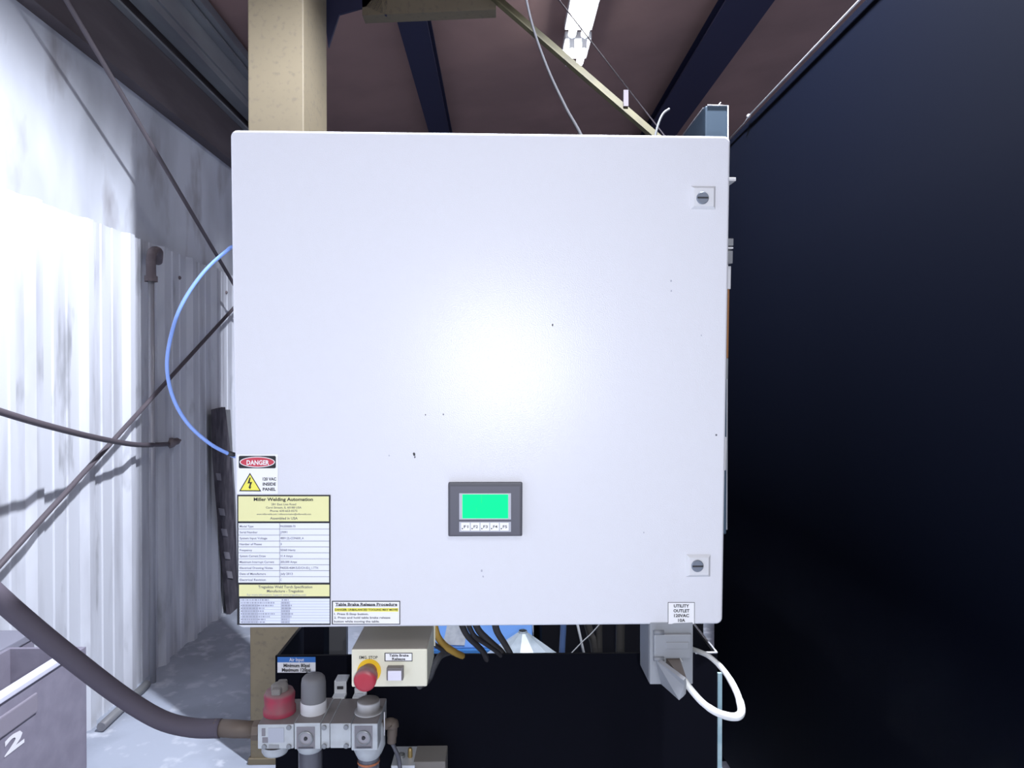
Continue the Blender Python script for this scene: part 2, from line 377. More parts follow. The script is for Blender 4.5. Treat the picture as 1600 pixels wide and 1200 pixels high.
# bin with the number, box behind it, bar on the floor
XBIN = -1.08
def bn(px, py): return onX(px, py, XBIN)
zb = (bn(0, 1090).z + bn(100, 1040).z) / 2; yb = bn(135, 1100).y
be = empty('steel_bin', (XBIN - .1, yb - .5, 0), 'gray steel bin with a stencilled white number 2', 'bin')
MB().box((XBIN - .012, yb - 1.0, .0), (XBIN, yb, zb)).build('side_panel', M_bin, be)
MB().box((XBIN - .20, yb - .012, .0), (XBIN - .012, yb, zb)).build('end_panel', M_bin, be)
MB().box((XBIN - .20, yb - 1.0, .0), (XBIN - .188, yb - .012, zb)).build('side_panel', M_bin, be)
MB().box((XBIN - .188, yb - 1.0, .0), (XBIN - .012, yb - .012, .012)).build('bottom_panel', M_bin, be)
MB().box((XBIN - .022, yb - 1.0, zb), (XBIN + .006, yb - .07, zb + .012), .002).build('rim', M_binrim, be)
MB().box((XBIN - .004, yb - .62, zb - .075), (XBIN + .005, yb - .20, zb - .03), .003).build('label_holder', mat('holder', (.24, .22, .27), .6), be)
tm = MB(); c0 = bn(2, 1188); c1 = bn(40, 1150)
y0n, y1n = bn(6, 1180).y, bn(37, 1150).y; z0n = bn(6, 1183).z; z1n = bn(30, 1141).z + .002
text_verts(tm, '2', lambda u, v: Vector((XBIN + .0015, u, v)), y0n, y1n, z0n, z1n, .03)
tm.build('stencil_number', M_stencil, be)
bx0 = onX(54, 985, -1.30)
de = empty('metal_locker', (-1.36, bx0.y - .35, 0), 'dark gray metal box standing between the numbered bin and the wall', 'box')
MB().box((-1.42, bx0.y - .7, 0), (-1.30, bx0.y, bx0.z - .02), .003).build('body', M_bin, de)
MB().box((-1.425, bx0.y - .705, bx0.z - .02), (-1.295, bx0.y + .004, bx0.z), .003).build('lid', mat('lid_gray', (.24, .24, .30), .6), de)
pa = onZ(158, 1136, .02); pb = onZ(205, 1092, .02)
MBb = MB().tube([pa, pa + (pb - pa) * 1.6], .016, 8, False).build('floor_bar', M_gutter); tag(MBb, 'short gray steel bar lying on the floor along the wall', 'bar')

# =================================================================== welding screen on the right
XS = .70
yn = .30; yf = onX(1112, 600, XS).y; zs = onX(1340, 0, XS).z
se = empty('welding_screen', (XS, (yn + yf) / 2, 0), 'tall black vinyl welding screen with a thin bright top rail', 'screen')
cu = MB(); n = 60; vs = []; th = .003
for i in range(n + 1):
    y = yn + (yf - yn) * i / n; dx = .0025 * math.sin(i * .31) + .0015 * math.sin(i * .17)
    vs += [(XS + .012 + dx, y, .05), (XS + .012, y, zs - .004), (XS + .015 + dx, y, .05), (XS + .015, y, zs - .004)]
fs = []
for i in range(n):
    k = 4 * i; fs += [[k, k + 4, k + 5, k + 1], [k + 2, k + 3, k + 7, k + 6], [k + 1, k + 5, k + 7, k + 3], [k, k + 2, k + 6, k + 4]]
cu.add(vs, fs, True); cu.build('curtain', M_curtain, se)
MB().tube([(XS + .004, yn, zs), (XS + .004, onX(1168, 170, XS).y, zs)], .0022, 8, False).build('top_rail', M_edge, se)
MB().tube([(XS + .004, onX(1168, 170, XS).y, zs), (XS + .006, onX(1160, 180, XS).y, zs - .004), (XS + .006, yf, zs - .006)], .0014, 6, False).build('top_wire', M_gutter, se)
MB().lathe([(0, -.006), (.005, -.004), (.005, .004), (0, .006)], (XS + .003, onX(1168, 170, XS).y, zs), (0, 1, 0), 8).build('rail_hook', M_edge, se)
for y in (yn + .02, yf - .02):
    MB().tube([(XS + .035, y, 0), (XS + .035, y, zs)], .016, 10, False).build('post', M_frame, se)
    MB().box((XS - .0, y - .02, 0), (XS + .30, y + .02, .03), .004).build('foot', M_frame, se)

# =================================================================== black machine frame
YF = 1.40
xL = onY(430, 1100, YF).x; xR = onY(1121, 1100, YF).x; zT = onY(776, 1022, YF).z
fe = empty('machine_frame', ((xL + xR) / 2, 1.6, 0), 'black sheet-steel machine frame standing under the control cabinet', 'frame')
MB().box((xL, YF, 0), (xR, YF + .006, zT), .0015).build('front_panel', M_frame, fe)
MB().box((xL, YF + .006, 0), (xL + .006, 1.83, zT - .003)).build('side_panel', M_frame, fe)
MB().box((xR - .006, YF + .006, 0), (xR, 1.83, zT - .003)).build('side_panel', M_frame, fe)
MB().box((xL + .006, 1.81, 0), (xL + .052, 1.83, zT + .03)).build('rear_flange', mat('dark_gray_steel', (.05, .05, .055), .6), fe)
ux0 = onY(1102, 200, 1.425).x; ux1 = onY(1137, 200, 1.425).x; uz = onY(1120, 165, 1.425).z
MB().box((ux0, 1.425, .93), (ux1, 1.60, uz), .003).build('upright', M_frameblue, fe)
px0 = onY(1045, 1000, 1.45).x; MB().box((px0, 1.43, 0), (px0 + .035, 1.50, 1.49)).build('rear_post', M_frame, fe)
MB().tube([(ux1, 1.424, .94), (ux1, 1.424, uz), (ux0 + .004, 1.424, uz + .0005)], .0013, 6, False).build('bright_edge', M_edge, fe)  # bright tube added along the upright to draw its lit rim
MB().tube([(ux0, 1.44, uz + .001), (ux0, 1.60, uz + .001)], .0010, 6, False).build('bright_edge', M_gutter, fe)
q = onY(1126, 160, 1.43); MB().tube([(q.x - .006, 1.43, uz), q], .0012, 6, False).build('tie_end', M_edge, fe)
# rails that carry the cabinet (behind it)
for zz in (1.05, 1.45): MB().box((xL + .05, 1.375, zz), (ux1 - .035, 1.425, zz + .04)).build('mounting_rail', M_frame, fe)
MB().box((xL + .05, 1.425, 0), (xL + .09, 1.47, 1.49)).build('rear_post', M_frame, fe)
MB().tube([(xR - .002, 1.62, zT), (xR - .002, YF, zT), (xR - .045, YF - .001, zT)], .0022, 8, False).build('bright_edge', M_edge, fe)
tz = onY(1125, 1052, YF - .002).z
MB().box((onY(1121.5, 1100, YF - .002).x, YF - .003, 0), (onY(1128, 1100, YF - .002).x, YF + .004, tz)).build('lit_gap_strip', M_teal, fe)  # added pale strip standing in for lit floor showing in the gap
# air input sticker
def fr(px, py, o=.0): return onY(px, py, YF - .001 - o)
asx = flat([fr(433.5, 1051), fr(493, 1051), fr(493, 1026.5), fr(433.5, 1026.5)], 'air_sticker', M_white, fe)
asx['label'] = 'white sticker with blue heading reading Air Input'
flat([fr(433.5, 1035, .0005), fr(493, 1035, .0005), fr(493, 1026.5, .0005), fr(433.5, 1026.5, .0005)], 'heading_band', M_blueprint, asx)
def pxmap(Y):
    return lambda u, v: onY(u, -v, Y)
tm = MB(); text_verts(tm, 'Air Input', pxmap(YF - .002), 452, 475, -1033.5, -1027.8, .0); tm.build('heading_text', M_white, asx)
tm = MB(); text_verts(tm, 'Minimum 80psi', pxmap(YF - .002), 443, 484, -1042.5, -1037, .02); text_verts(tm, 'Maximum 120psi', pxmap(YF - .002), 440.5, 485.5, -1049.5, -1044, .02); tm.build('print', M_black, asx)

# =================================================================== control cabinet
W_, H_ = .762, .7638
RM = (Matrix.Rotation(.01104, 4, 'Z') @ Matrix.Rotation(.00214, 4, 'Y') @ Matrix.Rotation(.03393, 4, 'X'))
CC = Matrix.Translation((-.0256, 1.0897, 1.2413)) @ RM
CB = CC @ Matrix.Translation((0, 0, -H_ / 2))
CI = CB.inverted(); Nrm = (RM @ Vector((0, -1, 0, 0))).to_3d(); C0 = CC.translation
def cab(px, py, off=0.):           # pixel -> cabinet-local point on the door face (off = in front of it)
    d = ray(px, py); p = CAM + d * ((C0 + Nrm * off - CAM).dot(Nrm) / d.dot(Nrm)); q = CI @ p; return Vector((q.x, -off, q.z))
cb = empty('control_cabinet', CB, 'large pale gray square control cabinet with stickers and a small screen', 'cabinet')
def rounded_plate(w, z0, z1, y0, y1, r, e):
    b = MB(); loops = []
    def loop(ins, y):
        pts = []; rr = max(r - ins, .001); x = w / 2 - ins
        for cx, cz, a0 in ((x - rr, z1 - ins - rr, 0), (-x + rr, z1 - ins - rr, 90), (-x + rr, z0 + ins + rr, 180), (x - rr, z0 + ins + rr, 270)):
            for k in range(7):
                a = math.radians(a0 + 15 * k); pts.append((cx + rr * math.cos(a), y, cz + rr * math.sin(a)))
        return pts
    prof = [(e, y0)] + [(e * (1 - math.sin(math.radians(t))), y0 + e * (1 - math.cos(math.radians(t)))) for t in (22.5, 45, 67.5, 90)] + [(0, y1)]
    L = [loop(i, y) for i, y in prof]; n = len(L[0])
    b.add(L[0], [list(range(n))])
    for a, c in zip(L, L[1:]): b.add(a + c, [[k, (k + 1) % n, n + (k + 1) % n, n + k] for k in range(n)], True)
    b.add(L[-1], [list(range(n))[::-1]]); return b
MB().box((-W_ / 2 + .012, .020, .012), (W_ / 2 - .012, .265, H_ - .012), .003).build('body', M_body, cb, True)
door = rounded_plate(W_, 0, H_, 0, .020, .010, .004).build('door', M_door, cb, True)
door['label'] = 'pale gray powder-coated door'
# corner latches (bevelled square base, slotted lock)
def latch(x0, y0, x1, y1, cx, cy):
    a = cab(x0, y1); c = cab(x1, y0); lc = cab(cx, cy, .005)
    b = MB(); e = .004; pts0 = [(a.x, -.0002, a.z), (c.x, -.0002, a.z), (c.x, -.0002, c.z), (a.x, -.0002, c.z)]
    pts1 = [(a.x + e, -.005, a.z + e), (c.x - e, -.005, a.z + e), (c.x - e, -.005, c.z - e), (a.x + e, -.005, c.z - e)]
    b.add(pts0 + pts1, [[4, 5, 6, 7]] + [[i, (i + 1) % 4, 4 + (i + 1) % 4, 4 + i] for i in range(4)])
    o = b.build('latch', mat('latch_gray', (.66, .665, .69), .45), cb, True); o['label'] = 'square latch with slotted round lock'
    MB().lathe([(.0095, -.001), (.0095, .002), (.0085, .003), (0, .003)], lc, (0, -1, 0), 20, False).build('lock_core', M_lock, o, True)
    MB().box((lc.x - .0085, lc.y - .0034, lc.z - .0013), (lc.x + .0085, lc.y - .0028, lc.z + .0013)).build('lock_slot', M_slot, o, True)
latch(1079, 291, 1118, 327, 1097.5, 309.5); latch(1072, 866, 1110, 901, 1089.5, 884)

def cmap(off): return lambda u, v: cab(u, -v, off)
def sticker(name, x0, y0, x1, y1, m, off=.0006, label=None):
    o = flat([cab(x0, y1, off), cab(x1, y1, off), cab(x1, y0, off), cab(x0, y0, off)], name, m, cb, True)
    if label: o['label'] = label
    return o
def cquads(rects, off, name, m, parent):
    b = MB()
    for x0, y0, x1, y1 in rects: b.add([cab(x0, y1, off), cab(x1, y1, off), cab(x1, y0, off), cab(x0, y0, off)], [[0, 1, 2, 3]])
    return b.build(name, m, parent, True)
def ctext(lines, off, name, m, parent):
    b = MB()
    for (s, u0, u1, y0, y1, bold, al) in lines: text_verts(b, s, cmap(off), u0, u1, -y1, -y0, bold, al)
    return b.build(name, m, parent, True)
# danger sticker
sd = sticker('danger_sticker', 370.5, 710, 434, 771.5, M_white, label='white sticker reading DANGER 120 VAC INSIDE PANEL')
b = MB()
def rrect(x0, y0, x1, y1, r, off, k=5):
    pts = []
    for cx, cy, a0 in ((x1 - r, y0 + r, -90), (x1 - r, y1 - r, 0), (x0 + r, y1 - r, 90), (x0 + r, y0 + r, 180)):
        for i in range(k): a = math.radians(a0 + 90 * i / (k - 1)); pts.append(cab(cx + r * math.cos(a), cy + r * math.sin(a), off))
    return pts
def ell(cx, cy, rx, ry, off, n=36): return [cab(cx + rx * math.cos(2 * math.pi * i / n), cy + ry * math.sin(2 * math.pi * i / n), off) for i in range(n)]
flat(rrect(373, 712.3, 431, 731.7, 2.2, .0009), 'heading_ground', M_black, sd, True)
flat(ell(402, 722, 27.6, 8.4, .0012), 'oval_border', M_white, sd, True)
flat(ell(402, 722, 26.2, 7.2, .0015), 'red_oval', M_red, sd, True)
ctext([('DANGER', 385.3, 420.5, 719.0, 726.5, .015, 'fit')], .0018, 'heading_text', M_white, sd)
def tri(a, bq, c, off, name, m): return flat([cab(*a, off), cab(*bq, off), cab(*c, off)], name, m, sd, True)
tri((390.5, 738.8), (373.6, 767.6), (408.2, 767.9), .0009, 'triangle_border', M_black)
tri((390.6, 741.6), (376.3, 766.0), (405.6, 766.2), .0012, 'warning_triangle', M_yellow)
flat([cab(x, y, .0015) for x, y in ((390, 746), (386.6, 755.6), (390.6, 755.0), (389.0, 761.0), (387.6, 760.4), (390.6, 764.4), (393.0, 760.0), (391.2, 760.6), (394.0, 753.0), (390.2, 753.4), (391.8, 746.2))], 'lightning_bolt', M_black, sd, True)
ctext([('120 VAC', 410.5, 431.5, 746, 750.8, .02, 'fit'), ('INSIDE', 410.5, 431.0, 754, 758.8, .02, 'fit'), ('PANEL', 410.5, 430.8, 762, 766.8, .02, 'fit')], .001, 'print', M_black, sd)

# big rating sticker
sr = sticker('rating_sticker', 370.5, 773.2, 516.5, 976.5, M_black, label='black-framed rating sticker with yellow headings and table rows')
cquads([(372.5, 775.5, 513.8, 814.5), ], .0009, 'heading_field', M_yellowv, sr)
cquads([(373.5, 913.5, 514.8, 931.8)], .0009, 'heading_field', M_yellowv, sr)
cquads([(372.5, 817.5, 514.3, 910.3)], .0009, 'table_field', mat('table_field', (.80, .82, .90), .5), sr)
cquads([(374.5, 935.3, 515, 974.3)], .0009, 'table_field', mat('table_field2', (.76, .80, .92), .5), sr)
ctext([('Miller Welding Automation', 396.5, 489, 777.5, 782.8, .015, 'fit')], .0012, 'print', M_black, sr)
ctext([('281 East Lies Road', 424, 462.5, 786.3, 789.5, 0, 'fit'), ('Carol Stream, IL 60188 USA', 415.5, 471, 791.4, 794.6, 0, 'fit'), ('Phone: 630-653-0575', 422, 464.5, 796.6, 799.8, 0, 'fit'),
       ('www.millerwelds.com / millerautomation@millerwelds.com', 401, 486, 802, 804.6, 0, 'fit'), ('Assembled in USA', 422, 465, 807.7, 811.8, 0, 'fit')], .0012, 'print', M_grayink, sr)
rows = [('Model Type', 'PA350000-70'), ('Serial Number', 'J7091'), ('System Input Voltage', '480V (3)-CON600_A'), ('Number of Phases', '3'), ('Frequency', '50/60 Hertz'), ('System Current Draw', '31.4 Amps'),
        ('Maximum Interrupt Current', '200,000 Amps'), ('Electrical Drawing Notes', 'PA0235-4584-SUD/CH-02-J_1.TTH'), ('Date of Manufacture', 'July 2013'), ('Electrical Revision', 'C')]
tl = []; ql = []
for i, (a, c) in enumerate(rows):
    y = 817.5 + i * 9.28
    tl.append((a, 374.5, 374.5 + 2.15 * len(a), y + 3.2, y + 6.6, 0, 'fit')); tl.append((c, 438, 438 + 2.15 * len(c) if len(c) < 26 else 497, y + 3.0, y + 6.6, 0, 'fit'))
    if i: ql.append((372.5, y - .3, 514.3, y + .3))
ql.append((437 - .3, 817.5, 437 + .3, 910.3))
cquads(ql, .0012, 'table_lines', M_grayink, sr)
ctext(tl, .0012, 'print', M_grayink, sr)
ctext([('Tregaskiss Weld Torch Specification', 403.5, 488, 914.8, 919.2, 0, 'fit'), ('Manufacture - Tregaskiss', 417, 474, 921.3, 925.6, 0, 'fit')], .0012, 'print', M_grayink, sr)
ctext([('For more information: Support www.tregaskiss.com', 386, 478, 927.6, 931, 0, 'fit')], .0012, 'print', M_lightink, sr)
ql = []
for i in range(1, 9): y = 935.3 + i * 4.33; ql.append((374.5, y - .25, 515, y + .25))
cquads(ql, .0012, 'table_lines', M_lightink, sr)
ql = []
for i in range(9):
    y = 935.3 + i * 4.33
    for x0, x1 in ((376, 376 + random.uniform(26, 58)), (440, 440 + random.uniform(8, 18))):
        x = x0
        while x < x1: wd = random.uniform(1.2, 5); ql.append((x, y + 1.1, min(x + wd, x1 + 1), y + 3.3)); x += wd + 1
cquads(ql, .0012, 'illegible_print', mat('faint_ink', (.36, .38, .46), .7), sr)
cquads([(438.6, 939.8, 453, 974)], .00105, 'shaded_column', M_pale, sr)
cquads([(378, 944, 403, 974)], .00105, 'shaded_column', M_pale, sr)
# brake release sticker
sb = sticker('brake_sticker', 518.6, 938.9, 625.3, 975.8, M_black, .0006, 'small framed sticker titled Table Brake Release Procedure')
cquads([(520.2, 940.3, 624, 974.6)], .0009, 'sticker_field', M_white, sb)
cquads([(522.6, 950.0, 622.4, 955.7)], .0011, 'highlight_band', M_yellow, sb)
cquads([(524, 946.6, 620.6, 947.3)], .0012, 'underline', M_black, sb)
ctext([('Table Brake Release Procedure', 524, 620.6, 942.0, 946.4, .02, 'fit'), ('DANGER: UNBALANCED TOOLING MAY MOVE!', 523.2, 621.6, 951.2, 954.2, .02, 'fit'), ('1. Press E-Stop button.', 522, 575.8, 957.6, 961, .005, 'fit'),
       ('2. Press and hold table brake release', 522, 609.8, 963.4, 966.6, .005, 'fit'), ('button while moving the table.', 522, 593, 969.2, 972.6, .005, 'fit')], .0013, 'print', M_black, sb)
# utility outlet sticker
su = sticker('outlet_sticker', 1043.6, 941, 1085.4, 975.6, M_black, .0006, 'white sticker reading UTILITY OUTLET 120VAC 10A')
cquads([(1044.4, 941.8, 1084.7, 974.9)], .0009, 'sticker_field', M_white, su)
ctext([('UTILITY', 1052.8, 1076.8, 944.3, 949.2, .02, 'fit'), ('OUTLET', 1052.2, 1077.3, 951.9, 956.8, .02, 'fit'), ('120VAC', 1053.2, 1076.6, 959.4, 964.3, .02, 'fit'), ('10A', 1059.4, 1070.6, 966.8, 971.7, .02, 'fit')], .0012, 'print', M_black, su)

# operator panel
def cpx(x0, y0, x1, y1, off0, off1, bev=0.):
    a = cab(x0, y1, off1); c = cab(x1, y0, off1); return MB().box((a.x, -off0, a.z), (c.x, -off1, c.z), bev)
hm = cpx(700.3, 754, 816.5, 838.6, 0, .009, .0022).build('operator_panel', M_bezel, cb, True); hm['label'] = 'black operator panel with lit green screen and five keys'
cquads([(703.6, 760, 812, 836)], .0093, 'front_film', M_bezel2, hm)
cquads([(717.5, 770.7, 798.4, 811.7)], .0096, 'screen_surround', M_silver, hm)
cquads([(722.5, 772.6, 794, 810)], .0099, 'screen', M_screen, hm)
cquads([(752.0, 774, 752.7, 786), (744.4, 793, 744.9, 800)], .0102, 'screen_lines', mat('screen_line', (.0, .62, .2), .4, emit=.4), hm)
cquads([(717.5, 815.3, 798.4, 831)], .0096, 'key_surround', M_silver, hm)
for i in range(5):
    x = 720.4 + i * 15.2
    k = cpx(x, 816.9, x + 13.7, 829.3, .0094, .0105, .0004).build('key', M_white, hm, True)
    b = MB(); text_verts(b, 'F%d' % (i + 1), cmap(.0108), x + 4.4, x + 11.2, -825.2, -820.6, .0)
    b.add(ell(x + 2.1, 826.0, 1.05, 1.05, .0108, 10), [list(range(10))]); b.build('key_print', M_black, hm, True)
# paint chips and smudges
for cx, cy, r, m in ((647.2, 710, 2.3, M_slot), (648.3, 714.5, 1.5, M_grayink), (863.5, 508, 1.5, M_slot), (664.8, 648, 1.1, M_grayink), (692.5, 647.5, 1.2, M_grayink), (1048.5, 439, 1.7, M_lightink), (1048.6, 454.5, 1.4, M_lightink), (752.5, 892, 1.8, M_lightink), (755, 901, 1.3, M_lightink), (1119, 680, 1.8, M_grayink), (1096, 524, 1.1, M_lightink), (608, 712, 1.2, M_lightink), (1006, 832, 1.2, M_lightink)):
    n = 7; pts = [cab(cx + r * random.uniform(.5, 1.1) * math.cos(2 * math.pi * i / n), cy + 1.5 * r * random.uniform(.5, 1.1) * math.sin(2 * math.pi * i / n), .0004) for i in range(n)]
    flat(pts, 'paint_chip', m, cb, True)
# fittings peeking out at the right flank
hx = W_ / 2
def flank(y0, y1, out, name, m, d0=.05, d1=.10):
    a = cab(1138, y0).z; c = cab(1138, y1).z
    MB().box((hx - .02, d0, min(a, c)), (hx + out, d1, max(a, c)), .001).build(name, m, cb, True)
flank(264, 270, .027, 'flank_pin', M_edge); flank(364, 376, .0245, 'flank_clip', M_gutter); flank(378, 381, .0245, 'flank_clip', M_edge); flank(384, 405, .0238, 'flank_clip', M_gutter)
flank(408, 446, .0245, 'flank_pipe', M_body, .06, .09); flank(446, 560, .0225, 'flank_strip', M_orange, .06, .09); flank(560, 594, .0225, 'flank_strip', M_gutter, .06, .09); flank(690, 745, .0215, 'flank_strip', M_body, .06, .09)

# =================================================================== push-button station under the cabinet
YB = 1.10
f0 = onY(549, 1074, YB); f1 = onY(667.6, 1013.5, YB)
pe = empty('button_station', ((f0.x + f1.x) / 2, YB + .05, f0.z), 'cream push-button box with a red emergency stop under the cabinet', 'button box')
MB().box((f0.x, YB, f0.z), (f1.x, YB + .115, f1.z), .003).build('enclosure', M_cream, pe)
MB().box((f0.x - .0, YB + .115, f0.z + .02), (f1.x + .002, YB + .118, .876)).build('hanger_plate', M_cream, pe)
def bs(px, py, o=0.): return onY(px, py, YB - o)
rc = bs(577, 1048)
MB().lathe([(.0185, -.0005), (.0185, .002), (0, .002)], rc, (0, -1, 0), 30, False).build('yellow_ring', M_ring, pe)
MB().lathe([(.0125, .002), (.0125, .017), (.0165, .018), (.0170, .035), (.0160, .038), (.010, .0395), (0, .0400)], rc, (0, -1, 0), 30).build('stop_button', M_redbtn, pe)
def bmap(off): return lambda u, v: bs(u, -v, off)
tm = MB(); text_verts(tm, 'EMG. STOP', bmap(.0006), 561.3, 590, -1029.6, -1024.8, .0); tm.build('printed_label', M_black, pe)
pl = MB(); pl.prism([bs(601, 1033.2), bs(644.5, 1033.2), bs(644.5, 1020), bs(601, 1020)], (0, -.0006, 0)); pl = pl.build('label_plate', M_black, pe)
flat([bs(602.3, 1032.2, .0009), bs(643.3, 1032.2, .0009), bs(643.3, 1021.2, .0009), bs(602.3, 1021.2, .0009)], 'label_field', M_white, pl)
tm = MB(); text_verts(tm, 'Table Brake', bmap(.0012), 608, 638.5, -1025.9, -1022.2, .02); text_verts(tm, 'Release', bmap(.0012), 612.7, 633.2, -1031.4, -1027.6, .02); tm.build('print', M_black, pl)
a = bs(604.5, 1061.5, .012); c = bs(631, 1041.5, .012)
a0 = bs(606, 1058.5); c0 = bs(631.3, 1039)
bz = MB().box((a0.x, YB - .012, a0.z), (c0.x, YB, c0.z), .001).build('square_button', mat('gray_plastic', (.16, .15, .15), .5, dust_shade=.5), pe)
ba = MB(); x0, x1, z0, z1 = a0.x + .0022, c0.x - .0022, a0.z + .001, c0.z - .0035
MB().box((x0, YB - .0145, z0), (x1, YB - .0119, z1), .0006).build('button_cap', M_btn, bz)

# =================================================================== utility outlet
YO = 1.105
oe = empty('utility_outlet', onY(1050, 1070, YO), 'gray weatherproof outlet box with open flap under the cabinet', 'outlet')
def ob(px, py, o=0.): return onY(px, py, YO - o)
a = ob(1014.5, 1069.5); c = ob(1083, 972)
MB().box((a.x, YO + .004, a.z), (c.x, YO + .075, c.z + .002), .003).build('back_box', M_outlet2, oe)
MB().box((a.x + .001, YO, a.z), (c.x, YO + .005, c.z), .0015).build('cover_plate', M_outlet, oe)
a = ob(1020, 1026); c = ob(1079, 988)
fl = MB().box((a.x, YO - .009, a.z), (c.x, YO, c.z), .0025).build('upper_flap', M_outlet, oe)
a2 = ob(1040, 1014, .009); c2 = ob(1076, 1003, .009); MB().box((a2.x, YO - .0105, a2.z), (c2.x, YO - .008, c2.z), .001).build('flap_relief', M_outlet, fl)
for py in (984, 1025): q = ob(1026, py + 2, .004); MB().tube([q + Vector((-.006, -.006, 0)), q + Vector((.010, -.006, 0))], .0035, 10, False).build('flap_hinge', M_outlet2, oe)
a = ob(1016, 1069); c = ob(1021, 986)
# white gasket outline around the socket
MB().tube([ob(1037, 1031, .002), ob(1040, 1026, .002), ob(1061, 1026, .002), ob(1066, 1034, .002)], .0012, 6, False).build('gasket', M_cord, oe)
# opened lower flap, pointing at the viewer
h0 = ob(1023, 1029, .004); h1 = ob(1024, 1068, .004)
lf = MB(); P4 = [ob(1024, 1030, .005), ob(1033, 1069, .005), onY(1061, 1094, 1.03), onY(1068, 1088, 1.03), onY(1069, 1072, 1.03), onY(1068, 1063, 1.03)]
lf.prism(P4, (.004, .002, .003)); lf.build('lower_flap', M_outlet, oe)
# mounting plate beside the outlet
MB().box((onY(1002, 1000, 1.19).x, 1.19, onY(1002, 1021, 1.19).z), (onY(1014, 1000, 1.19).x, 1.20, .875)).build('mounting_plate', M_steelblue, oe)
b = MB(); b.prism([onY(1002, 1021, 1.19), onY(1015, 1021, 1.19), onY(1015, 1068, 1.19), onY(1012, 1060, 1.19)], (0, .008, 0)); b.build('mounting_plate', M_outlet2, oe)
# cord and plug
we = empty('power_cord', onY(1070, 1066, 1.06), 'white power cord looping from a brown plug in the outlet', 'cord')
pb = MB(); s0 = [ob(1040, 1044, .003), ob(1062, 1050, .003), ob(1062, 1028, .003), ob(1041, 1028, .003)]; e0 = [onY(1065, 1070, 1.05), onY(1074, 1067, 1.05), onY(1072, 1058, 1.05), onY(1064, 1060, 1.05)]
pb.add(s0 + e0, [[0, 1, 2, 3], [4, 5, 6, 7]] + [[i, (i + 1) % 4, 4 + (i + 1) % 4, 4 + i] for i in range(4)]); pb.build('plug', M_plug, we)
cp = [onY(1069, 1063, 1.05), onY(1080, 1078, 1.04), onY(1098, 1098, 1.03), onY(1120, 1113, 1.02), onY(1143, 1120, 1.02), onY(1156, 1117, 1.02), onY(1158, 1104, 1.03), onY(1149, 1077, 1.05), onY(1132, 1049, 1.08), onY(1110, 1027, 1.11), onY(1092, 1018, 1.14), onY(1078, 1013, 1.18)]
MB().tube(cp, [.0052, .005, .005, .0055, .0058, .006, .0058, .005, .0045, .004, .004, .004], 12).build('cord', M_cord, we)

# =================================================================== air preparation unit (filter, regulator, lubricator)
YA = 1.25; SC = YA / F
def ap(px, py, dy=0.): return onY(px, py, YA + dy)
ae = empty('air_service_unit', ap(500, 1200), 'pale gray compressed-air filter regulator unit with red and gray knobs', 'air unit')
def abox(x0, y0, x1, y1, d0, d1, bev=.002):
    a = ap(x0, y1); c = ap(x1, y0); return MB().box((a.x, YA + d0, a.z), (c.x, YA + d1, c.z), bev)
DEP = .10
mods = [(402.5, 1131.5, 458.8, 1170.5), (460, 1129.5, 500.5, 1171), (549, 1130.5, 590, 1173)]
names = ['shutoff_body', 'regulator_body', 'lubricator_body']
bod = []
for (x0, y0, x1, y1), nm in zip(mods, names): bod.append(abox(x0, y0, x1, y1, 0, DEP).build(nm, M_frl, ae))
for (x0, x1) in ((501, 514.6), (515.4, 548)): abox(x0, 1131, x1, 1170.3, .002, DEP).build('spacer', M_frl, ae)
# clamp ears with screws
for x, y in ((451.5, 1136.5), (451.7, 1166), (506.6, 1136.5), (506.6, 1165.5), (540.8, 1136), (541, 1165.2), (413, 1166.5)):
    q = ap(x, y); MB().lathe([(.0045, 0), (.0045, .002), (.0038, .0028), (0, .0028)], q, (0, -1, 0), 14, False).build('screw', M_screw, ae)
# window and slots on the first body
abox(419, 1137, 444, 1160, -.0012, .001, .0005).build('rating_plate', mat('rating_plate', (.42, .44, .50), .5), bod[0])
abox(409, 1138, 414.5, 1150, -.001, .001, .0003).build('slot', M_recess, bod[0]); abox(410, 1152, 418.5, 1160.5, -.001, .001, .0003).build('slot', M_recess, bod[0])
abox(420, 1163.5, 436, 1169, -.001, .001, .0003).build('slot', mat('cast_mark', (.30, .31, .32), .6), bod[0])
# gauges
for (x0, y0, x1, y1), bd in (((463.5, 1135.5, 492, 1170), bod[1]), ((554, 1134, 582, 1169.5), bod[2])):
    abox(x0, y0, x1, y1, -.0012, .002, .0006).build('gauge_recess', M_recess, bd)
    cx, cy = (x0 + x1) / 2, (y0 + y1) / 2 + 1; q = ap(cx, cy, -.0012)
    MB().lathe([(.0135, 0), (.0135, .001), (.0125, .0025), (.0105, .0026)], q, (0, -1, 0), 24).build('gauge_rim', M_screw, bd)
    MB().lathe([(.0125, .0006), (0, .0008)], q, (0, -1, 0), 24, False).build('gauge_face', M_gauge, bd)
    MB().lathe([(.0035, .0008), (.003, .003), (0, .003)], q, (0, -1, 0), 12, False).build('gauge_hub', M_slot, bd)
    abox(x0 + 3, y1 - 3.5, x1 - 2, y1 - 1, -.002, 0, .0002).build('gauge_marks', M_bezel, bd)
